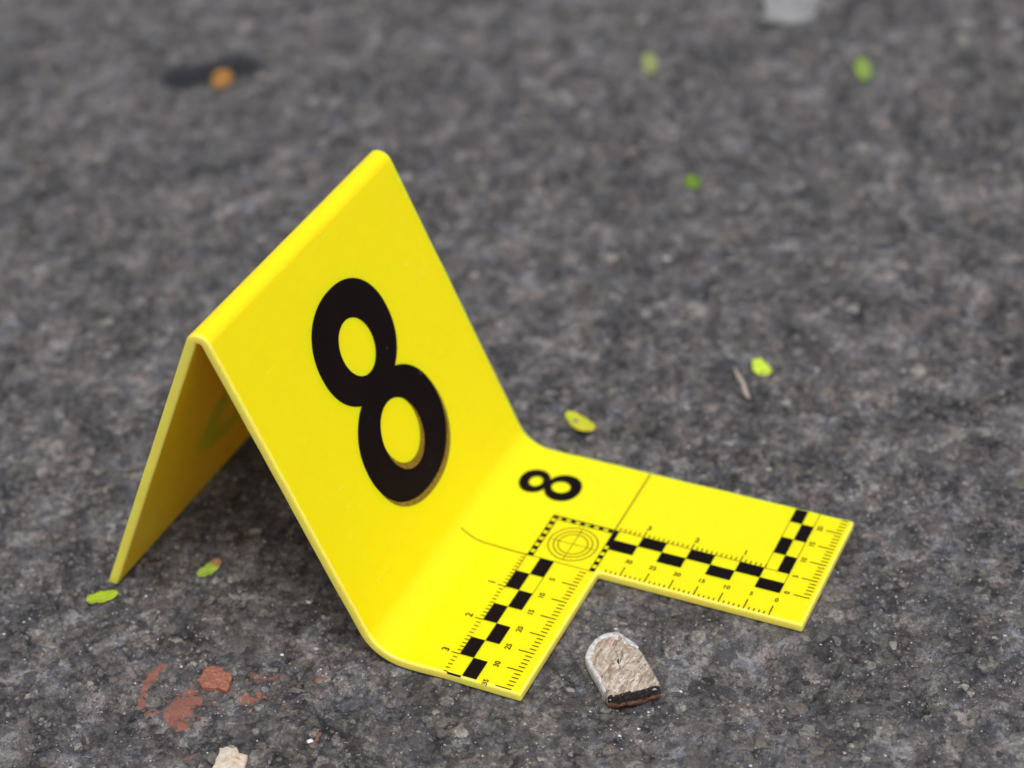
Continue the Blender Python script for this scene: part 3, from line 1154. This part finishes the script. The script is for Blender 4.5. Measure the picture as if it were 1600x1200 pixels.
# ------------------------------------------------------------------ chips on the asphalt
brick = [(-43.27, -49.3), (-42.23, -48.71), (-40.08, -48.59), (-39.39, -49.04), (-38.03, -49.23), (-37.19, -49.8), (-36.95, -50.79), (-36.3, -52.33),
         (-36.33, -53.41), (-38.23, -53.45), (-39.65, -53.84), (-41.07, -54.22), (-42.27, -53.62), (-42.94, -52.08), (-43.08, -50.5)]
V, F, c, _ = slab('brick_chip', brick, -0.25, 1.05, None, seed=11, rim=0.3, dome=0.05, jag=0.14, inner=(0.75, 0.45), rough=0.05)
m = simple_material('brick_red', (0.21, 0.07, 0.046), (0.36, 0.15, 0.10), 1.0, 0.85, 0.3, (0.44, 0.22, 0.11))
tag(mesh_obj('brick_chip', V, F, m, loc=c), 'flat brick red chip lying beside the red smears', 'chip')
Vc, Fc = [], []
rr_ = random.Random(77)
for _ in range(70):
    cx_, cy_ = rr_.choice([(-42, -58), (-40, -52), (-51, -57), (-31, -52), (-38, -60), (-34, -47)])
    x_, y_ = cx_ + rr_.gauss(0, 2.2), cy_ + rr_.gauss(0, 2.0)
    q_ = min(0.55, 0.16 * math.exp(rr_.gauss(0, 0.55)))
    z_ = h_at(x_, y_) + 0.35 * q_
    b_ = len(Vc)
    for d_ in ((1, 0, 0), (0, 1, 0), (-1, 0, 0), (0, -1, 0), (0, 0, 1), (0, 0, -1)):
        f_ = q_ * rr_.uniform(0.6, 1.4)
        Vc.append((x_ + d_[0] * f_, y_ + d_[1] * f_, z_ + d_[2] * f_ * 0.7))
    Fc += [tuple(b_ + t_ for t_ in f_) for f_ in ((0, 1, 4), (1, 2, 4), (2, 3, 4), (3, 0, 4), (1, 0, 5), (2, 1, 5), (3, 2, 5), (0, 3, 5))]
tag(mesh_obj('brick_crumbs', Vc, Fc, m), 'brick red crumbs scattered round the red chip and smears', 'crumbs', kind='stuff')
cream = [(-29.98, -66.3), (-28.96, -65.56), (-27.73, -65.4), (-27.25, -64.87), (-25.94, -66.18), (-24.48, -65.76), (-23.68, -67.76), (-22.69, -70.31),
         (-24.5, -73.0), (-27.74, -73.2), (-28.71, -70.77), (-29.2, -68.66)]
V, F, c, _ = slab('stone_chip', cream, -0.3, 0.95, None, seed=12, rim=0.35, dome=0.1, jag=0.2, inner=(0.75, 0.45), rough=0.08)
m = simple_material('cream_stone', (0.42, 0.34, 0.26), (0.64, 0.57, 0.48), 1.8, 0.75, 0.22, (0.55, 0.27, 0.13))
tag(mesh_obj('stone_chip', V, F, m, loc=c), 'cream coloured chip with orange stains cut off by the bottom edge', 'chip')
V, F, c, _ = slab('pebble', [(-34.5, 234.9), (-31.9, 235.2), (-26.5, 237.0), (-21.7, 239.2), (-19.4, 242.6), (-22.6, 251), (-24.2, 256), (-31.8, 256.8), (-39.0, 252.1), (-37.2, 243.4)], -0.5, 2.2, None, seed=13, rim=1.2, dome=0.4,
                  jag=1.3, inner=(0.7, 0.4), rough=0.2)
m = simple_material('pale_pebble', (0.15, 0.155, 0.16), (0.31, 0.31, 0.315), 4, 0.7, 0.3)
tag(mesh_obj('pebble', V, F, m, loc=c, smooth=True), 'blurred pale grey pebble at the far edge of the picture', 'pebble')


# ------------------------------------------------------------------ leaves
def leaf(tip0, tip1, width, mat, label, lift=0.35, curl=0.5, sharp=1.0, fold=0.25, midrib=True, seed=0, group='small leaves fallen on the asphalt'):
    r = random.Random(seed)
    a, b = Vector((*tip0, 0)), Vector((*tip1, 0))
    L = (b - a).length
    mid = (a + b) / 2
    ang = math.atan2((b - a).y, (b - a).x)
    nL, nW = 14, 4
    rag = [1 + r.uniform(-0.10, 0.07) for _ in range(nL + 1)]
    rag[r.randrange(3, 8)] *= 0.8
    V, F = [], []
    base = max(h_at(mid.x, mid.y), -0.25) + lift
    th = 0.14
    for side in (0, 1):
        for i in range(nL + 1):
            t = i / nL
            x = (t - 0.5) * L
            prof_ = (math.sin(math.pi * min(max(t, 0.0), 1.0)) ** sharp) * (1 + 0.10 * math.sin(5 * t + seed))
            hw = max(width / 2 * prof_ * rag[i], 0.02)
            for j in range(-nW, nW + 1):
                s = j / nW
                y = s * hw + 0.10 * width * math.sin(2.2 * t + seed)
                z = curl * (2 * t - 1) ** 2 + fold * abs(s) ** 1.4 * prof_ + 0.10 * math.sin(9 * t + 2 * s + seed) * prof_
                V.append((x, y, z - (th if side else 0)))
    m = 2 * nW + 1
    o = (nL + 1) * m
    for i in range(nL):
        for j in range(m - 1):
            q = (i * m + j, (i + 1) * m + j, (i + 1) * m + j + 1, i * m + j + 1)
            F.append(q)
            F.append(tuple(o + k for k in reversed(q)))
        F.append((i * m, o + i * m, o + (i + 1) * m, (i + 1) * m))
        e = m - 1
        F.append((i * m + e, (i + 1) * m + e, o + (i + 1) * m + e, o + i * m + e))
    for i in (0, nL):
        for j in range(m - 1):
            q = (i * m + j, i * m + j + 1, o + i * m + j + 1, o + i * m + j)
            F.append(q if i == 0 else tuple(reversed(q)))
    zmin = min(v[2] for v in V)
    V = [(x, y, z - zmin) for x, y, z in V]
    ob = mesh_obj('leaf', V, F, mat, smooth=True)
    ob.location = Vector((mid.x, mid.y, base - lift * 0.6)) * MM
    ob.rotation_euler = (r.uniform(-.08, .08), r.uniform(-.05, .05), ang)
    tag(ob, label, 'leaf', group)
    if midrib:
        Vm, Fm = [], []
        for i in range(nL + 1):
            t = i / nL
            c0 = V[i * m + nW]
            for dy, dz in ((-0.11, -0.02), (0, 0.09), (0.11, -0.02)):
                Vm.append((c0[0], c0[1] + dy * (1.15 - t), c0[2] + dz))
        for i in range(nL):
            for j in range(2):
                Fm.append((i * 3 + j, (i + 1) * 3 + j, (i + 1) * 3 + j + 1, i * 3 + j + 1))
        mesh_obj('midrib', Vm, Fm, M_RIB, ob, smooth=True)
    return ob


M_RIB = simple_material('leaf_midrib', (0.36, 0.48, 0.06), (0.46, 0.55, 0.12), 2, 0.45)
leaf((-75.0, -42.0), (-70.4, -37.7), 3.3, leaf_material('leaf_bright_green', (0.23, 0.34, 0.004), (0.36, 0.45, 0.010)),
     'bright green narrow leaf at the far left below the marker foot', sharp=0.32, seed=1, fold=0.35)
leaf((-57.9, -27.8), (-57.5, -21.7), 3.1, leaf_material('leaf_browned', (0.26, 0.42, 0.035), (0.40, 0.52, 0.09), None, (0.34, 0.15, 0.08)),
     'small oval green leaf with a browned end, lying in front of the tent opening', sharp=0.36, seed=2, fold=0.2)
leaf((-12.4, 47.6), (-4.1, 43.4), 4.6, leaf_material('leaf_yellowing', (0.40, 0.50, 0.02), (0.62, 0.54, 0.02)),
     'yellowing green leaf just behind the ruler base', sharp=0.55, seed=3)
leaf((19.2, 80.0), (23.2, 75.1), 3.6, leaf_material('leaf_lime', (0.44, 0.62, 0.03), (0.56, 0.70, 0.06)),
     'pale lime leaf right of the marker, nearest in the right background', sharp=0.22, seed=4)
leaf((-22.4, 149.2), (-19.7, 143.0), 3.9, leaf_material('leaf_dark_green', (0.075, 0.16, 0.003), (0.13, 0.23, 0.005)),
     'darker green leaf in the middle distance right of the apex', sharp=0.6, seed=5)
leaf((-1.2, 223.4), (2.9, 210.6), 4.4, leaf_material('leaf_far_green', (0.15, 0.25, 0.03), (0.22, 0.31, 0.06)),
     'blurred green leaf in the far right corner', sharp=0.5, seed=6, midrib=False)
leaf((-57.6, 206.5), (-52.2, 195.7), 4.8, leaf_material('leaf_pale', (0.20, 0.23, 0.08), (0.26, 0.29, 0.11)),
     'faint pale green blurred leaf far behind the marker', sharp=0.5, seed=7, midrib=False)
leaf((-167.0, 158.8), (-160.8, 150.6), 6.4, leaf_material('leaf_orange', (0.26, 0.11, 0.02), (0.36, 0.17, 0.03)),
     'blurred orange leaf lying on the dark tar patch', sharp=0.5, seed=8, midrib=False)

# a pale twig right of the marker
tv, tf = [], []
pts = [(15.6, 75.2), (17.4, 72.6), (19.6, 70.0), (20.7, 67.6), (22.3, 65.9)]
for i, (x, y) in enumerate(pts):
    rr = (0.35, 0.6, 0.55, 0.7, 0.4)[i]
    for k in range(6):
        an = k * math.pi / 3
        tv.append((x + rr * math.cos(an) * 0.8, y + rr * math.cos(an) * 0.55, 0.25 + rr * math.sin(an)))
for i in range(len(pts) - 1):
    for k in range(6):
        tf.append((i * 6 + k, i * 6 + (k + 1) % 6, (i + 1) * 6 + (k + 1) % 6, (i + 1) * 6 + k))
tf += [tuple(reversed(range(6))), tuple(range(24, 30))]
m = simple_material('dry_twig', (0.30, 0.255, 0.225), (0.42, 0.36, 0.32), 1.5, 0.8)
tag(mesh_obj('twig', tv, tf, m, loc=(19, 70, 0), smooth=True), 'short pale dry twig beside the lime leaf', 'twig')
